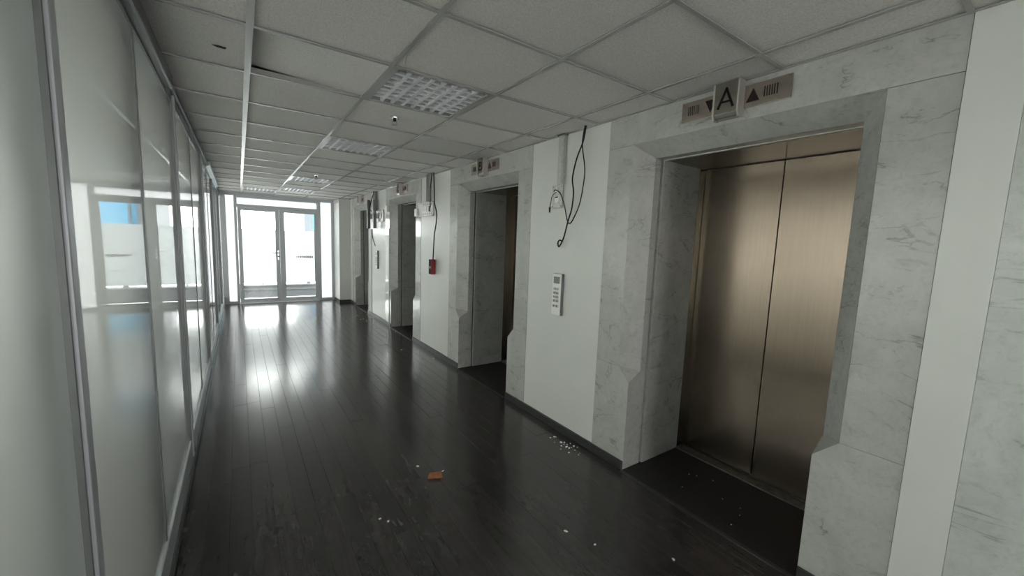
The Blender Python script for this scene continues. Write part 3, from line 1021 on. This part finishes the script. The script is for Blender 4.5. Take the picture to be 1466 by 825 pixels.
# ---- twin-armed screen bracket between C and D
t = empty('cable_duct', (R, 7.95, 2.10), 'dark grey duct from the ceiling behind the twin bracket arms', 'cable duct')
MB().box(R - 0.045, R + 0.003, 7.86, 8.00, 2.12, H - 0.001).build('duct_channel', M['alu_dark'], t, bevel=0.003)
t = empty('screen_bracket', (R, 7.9, 1.77), 'grey screen bracket with two long upright arms beyond lift C', 'bracket')
MB().box(R - 0.020, R + 0.003, 7.43, 8.20, 1.90, 2.11).build('wall_plate', M['galv'], t, bevel=0.003)
for y, w_ in ((8.20, 0.05), (7.78, 0.05)):
    a = MB().box(R - 0.105, R - 0.045, y - w_ / 2, y + w_ / 2, 1.775, 2.33 if y > 8 else 2.30).build('arm', M['alu_dark'], t, bevel=0.003)
    MB().box(R - 0.046, R - 0.0195, y - 0.05, y + 0.05, 1.96, 2.05).build('arm_clamp', M['galv'], a)
MB().cyl((R - 0.02, 7.56, 2.0), (-1, 0, 0), 0.05, 0.012, 20).build('plate_boss', M['white_plastic'], t)
MB().cyl((R - 0.02, 7.98, 2.03), (-1, 0, 0), 0.035, 0.014, 16).build('plate_boss', M['white_plastic'], t)
o = MB().tube([(R - 0.062, y, z) for y, z in [(7.88, 2.50), (7.9, 2.438), (8.10, 2.254), (8.13, 2.148), (8.02, 2.101)]], 0.009).build('bracket_cable', M['black'], smooth=True)
tag(o, 'black cable curving from the ceiling to the twin-arm bracket', 'cable')
o = MB().tube([(R - 0.006, y, z) for y, z in [(8.20, 1.765), (8.20, 1.66), (8.13, 1.545), (7.99, 1.438)]], 0.006).build('wall_cord', M['black'], smooth=True)
tag(o, 'thin dark cord curving down the wall below the twin-arm bracket', 'cord')


# ---- ceiling louvre lights (off)
def make_light():
    t = empty('louvre_light', (0, 0, H))
    W, D = 0.604, 0.580
    x0, x1, y0, y1 = -W / 2, W / 2, -D / 2, D / 2
    b = MB().box(x0, x1, y0, y0 + 0.018, -0.002, 0.06).box(x0, x1, y1 - 0.018, y1, -0.002, 0.06).box(x0, x0 + 0.03, y0 + 0.018, y1 - 0.018, -0.002, 0.06).box(x1 - 0.03, x1, y0 + 0.018, y1 - 0.018, -0.002, 0.06)
    for o_ in (b,):
        o_.v = [(q[0], q[1], q[2] + H) for q in o_.v]
    b.build('frame', M['tbar'], t)
    MB().box(x0, x1, y0, y1, H + 0.062, H + 0.070).build('reflector', M['louvre'], t)
    n = 8
    for k in range(1, n):
        x = x0 + 0.03 + (W - 0.06) * k / n
        p_ = [(x - 0.010, H), (x + 0.010, H), (x + 0.003, H + 0.034), (x - 0.003, H + 0.034)]
        MB().prism(p_, lambda q, a: (q[0], a, q[1]), y0 + 0.018, y1 - 0.018).build('louvre_blade', M['louvre'], t)
    for k in range(1, n):
        y = y0 + 0.018 + (D - 0.036) * k / n
        p_ = [(y - 0.010, H + 0.001), (y + 0.010, H + 0.001), (y + 0.003, H + 0.032), (y - 0.003, H + 0.032)]
        MB().prism(p_, lambda q, a: (a, q[0], q[1]), x0 + 0.03, x1 - 0.03).build('louvre_fin', M['louvre'], t)
    for k in range(4):
        x = x0 + 0.03 + (W - 0.06) * (2 * k + 1) / 8
        MB().cyl((x, y0 + 0.02, H + 0.048), (0, 1, 0), 0.008, D - 0.04, 10).build('tube', M['tube'], t)
    return t


lproto = make_light()
LL = {0: 'nearest square louvre ceiling light, switched off, above the second lift',
      1: 'second square louvre ceiling light, behind the nearer sprinkler',
      2: 'third louvre ceiling light, just past the farther sprinkler',
      3: 'fourth louvre ceiling light, near the end facade',
      4: 'last louvre ceiling light against the end facade, left of the others',
      5: 'louvre ceiling light behind the camera'}
first = True
for (ci, r_), k in sorted(LIGHTS.items(), key=lambda q: q[1]):
    o = lproto if first else copy_tree(lproto)
    first = False
    o.location = ((GX[ci] + GX[ci + 1]) / 2, C0 + 0.6 * r_ + 0.3, H)
    tag(o, LL[k], 'ceiling light', 'louvre ceiling lights')

# ---- sprinklers
for y, lb in ((3.031, 'chrome ceiling sprinkler between the first two louvre lights'), (6.654, 'chrome ceiling sprinkler before the third louvre light')):
    t = empty('sprinkler', (0.981, y, H), lb, 'sprinkler', 'ceiling sprinklers')
    MB().cyl((0.981, y, H - 0.004), (0, 0, 1), 0.032, 0.012, 20, 0.034).build('rose', M['chrome'], t)
    b = MB().cyl((0.981, y, H - 0.004), (0, 0, -1), 0.012, 0.018, 12)
    b.build('nozzle', M['black'], t)
    MB().box(0.964, 0.968, y - 0.004, y + 0.004, H - 0.046, H - 0.004).box(0.994, 0.998, y - 0.004, y + 0.004, H - 0.046, H - 0.004).build('yoke', M['chrome'], t)
    MB().cyl((0.981, y, H - 0.046), (0, 0, -1), 0.022, 0.003, 16).build('deflector', M['chrome'], t)


# ---- debris on the floor
def lump(name, mat, loc, size, rz, seed, label, group=None, cat='debris'):
    rnd = random.Random(seed)
    bm = bmesh.new()
    bmesh.ops.create_icosphere(bm, subdivisions=1, radius=1.0)
    for v in bm.verts:
        v.co *= rnd.uniform(0.72, 1.15)
        v.co.x *= size[0] / 2
        v.co.y *= size[1] / 2
        v.co.z *= size[2] / 2
    zmin = min(v.co.z for v in bm.verts)
    for v in bm.verts:
        v.co.z -= zmin
        if v.co.z < size[2] * 0.12:
            v.co.z = 0.0
    me = bpy.data.meshes.new(name)
    bm.to_mesh(me)
    bm.free()
    me.materials.append(mat)
    o = bpy.data.objects.new(name, me)
    o.location = loc
    o.rotation_euler = (0, 0, rz)
    C.objects.link(o)
    return tag(o, label, cat, group)


bv = [(-0.048, -0.028, 0), (0.050, -0.024, 0), (0.046, 0.030, 0), (-0.044, 0.024, 0), (-0.040, -0.022, 0.026), (0.046, -0.020, 0.030), (0.040, 0.024, 0.022), (-0.036, 0.020, 0.018)]
b = MB().hexa(bv[:4], bv[4:])
o = b.build('brick_fragment', M['brick'], None, bevel=0.003)
o.location = (1.040, 2.347, 0.0005)
o.rotation_euler = (0, 0, -0.45)
tag(o, 'orange-brown broken brick fragment lying alone on the dark floor', 'brick')
lump('plaster_chip', M['plaster'], (1.11, 2.375, 0.0004), (0.024, 0.014, 0.008), 0.3, 3, 'small pale chip lying right beside the brick fragment')
single = [((0.607, 2.122), 'pale chip on the floor, left one of the pair before the brick fragment'),
          ((0.640, 2.079), 'pale chip on the floor, right one of the pair before the brick fragment'),
          ((1.448, 1.485), 'lone pale chip on the floor before lift A, left of the other two'),
          ((1.516, 1.328), 'lone pale chip on the floor before lift A, middle of three'),
          ((1.788, 1.041), 'lone pale chip at the lower edge of the photo before lift A'),
          ((0.985, 2.52), 'tiny pale chip behind the brick fragment')]
for k, ((x, y), lb) in enumerate(single):
    s = 0.018 + 0.004 * (k % 3)
    lump('plaster_chip', M['plaster'], (x, y, 0.0004), (s, s * 0.7, 0.008), k * 1.1, 20 + k, lb)
rnd = random.Random(5)
for k in range(22):
    a, rad = rnd.uniform(0, 6.28), rnd.random() ** 0.7 * 0.13
    x, y = 2.085 + math.cos(a) * rad * 0.6, 2.20 + math.sin(a) * rad * 1.3
    s = rnd.uniform(0.008, 0.026)
    lump('plaster_crumb', M['plaster'], (x, y, 0.0004), (s, s * 0.7, s * 0.4), rnd.uniform(0, 3), 50 + k, 'white plaster crumb in the scatter by the skirting beside lift A', 'plaster crumbs beside lift A')
for k in range(24):
    x, y = rnd.uniform(1.85, 2.16), rnd.uniform(4.3, 8.6)
    s = rnd.uniform(0.014, 0.045)
    lump('plaster_crumb', M['plaster'], (x, y, 0.0004), (s, s * 0.7, s * 0.25), rnd.uniform(0, 3), 90 + k, 'pale plaster crumb on the floor along the far lifts', 'plaster crumbs along the far lifts')
for k in range(8):
    x, y = rnd.uniform(2.3, 2.75), rnd.uniform(0.9, 1.6)
    s = rnd.uniform(0.006, 0.012)
    lump('plaster_crumb', M['plaster'], (x, y, 0.003), (s, s * 0.7, s * 0.5), rnd.uniform(0, 3), 130 + k, 'tiny pale crumb on the dark floor of the recess of lift A', 'crumbs in the recess of lift A')

# ---- outside things
t = empty('parapet', (0.8, 13.45, -0.03), 'low grey parapet kerb seen through the bottom of the end door', 'parapet')
MB().box(-6, 9, 13.42, 13.70, -0.03, 0.09).build('kerb_block', M['kerb'], t)
MB().box(-6, 9, 13.38, 13.74, 0.09, 0.13).build('coping', M['kerb'], t, bevel=0.006)
for x, lb in ((0.53, 'short dark post on the terrace parapet behind the left door leaf'), (1.72, 'wider grey post on the terrace parapet behind the right door leaf')):
    w_ = 0.02 if x < 1 else 0.05
    o = MB().box(x - w_, x + w_, 13.5, 13.58, 0.13, 0.36).build('parapet_post', M['kerb'], None, bevel=0.004)
    tag(o, lb, 'post')
t = empty('building', (6.6, 46, -9), 'distant blue and grey building seen at the top of the right door leaf', 'building')
MB().box(5.35, 6.10, 44, 56, -9, 14).build('grey_tower', M['grey_facade'], t)
MB().box(6.11, 16.0, 45, 58, -9, 14).build('blue_wall', M['blue_facade'], t)
for k in range(4):
    MB().box(6.6 + k * 2.2, 6.75 + k * 2.2, 44.9, 45.0, -9, 14).build('facade_rib', M['grey_facade'], t)
o = MB().box(2.03, 2.10, 42, 42.1, -9, 8).build('distant_pole', M['kerb'])
tag(o, 'thin distant pole behind the upper left door leaf', 'pole')
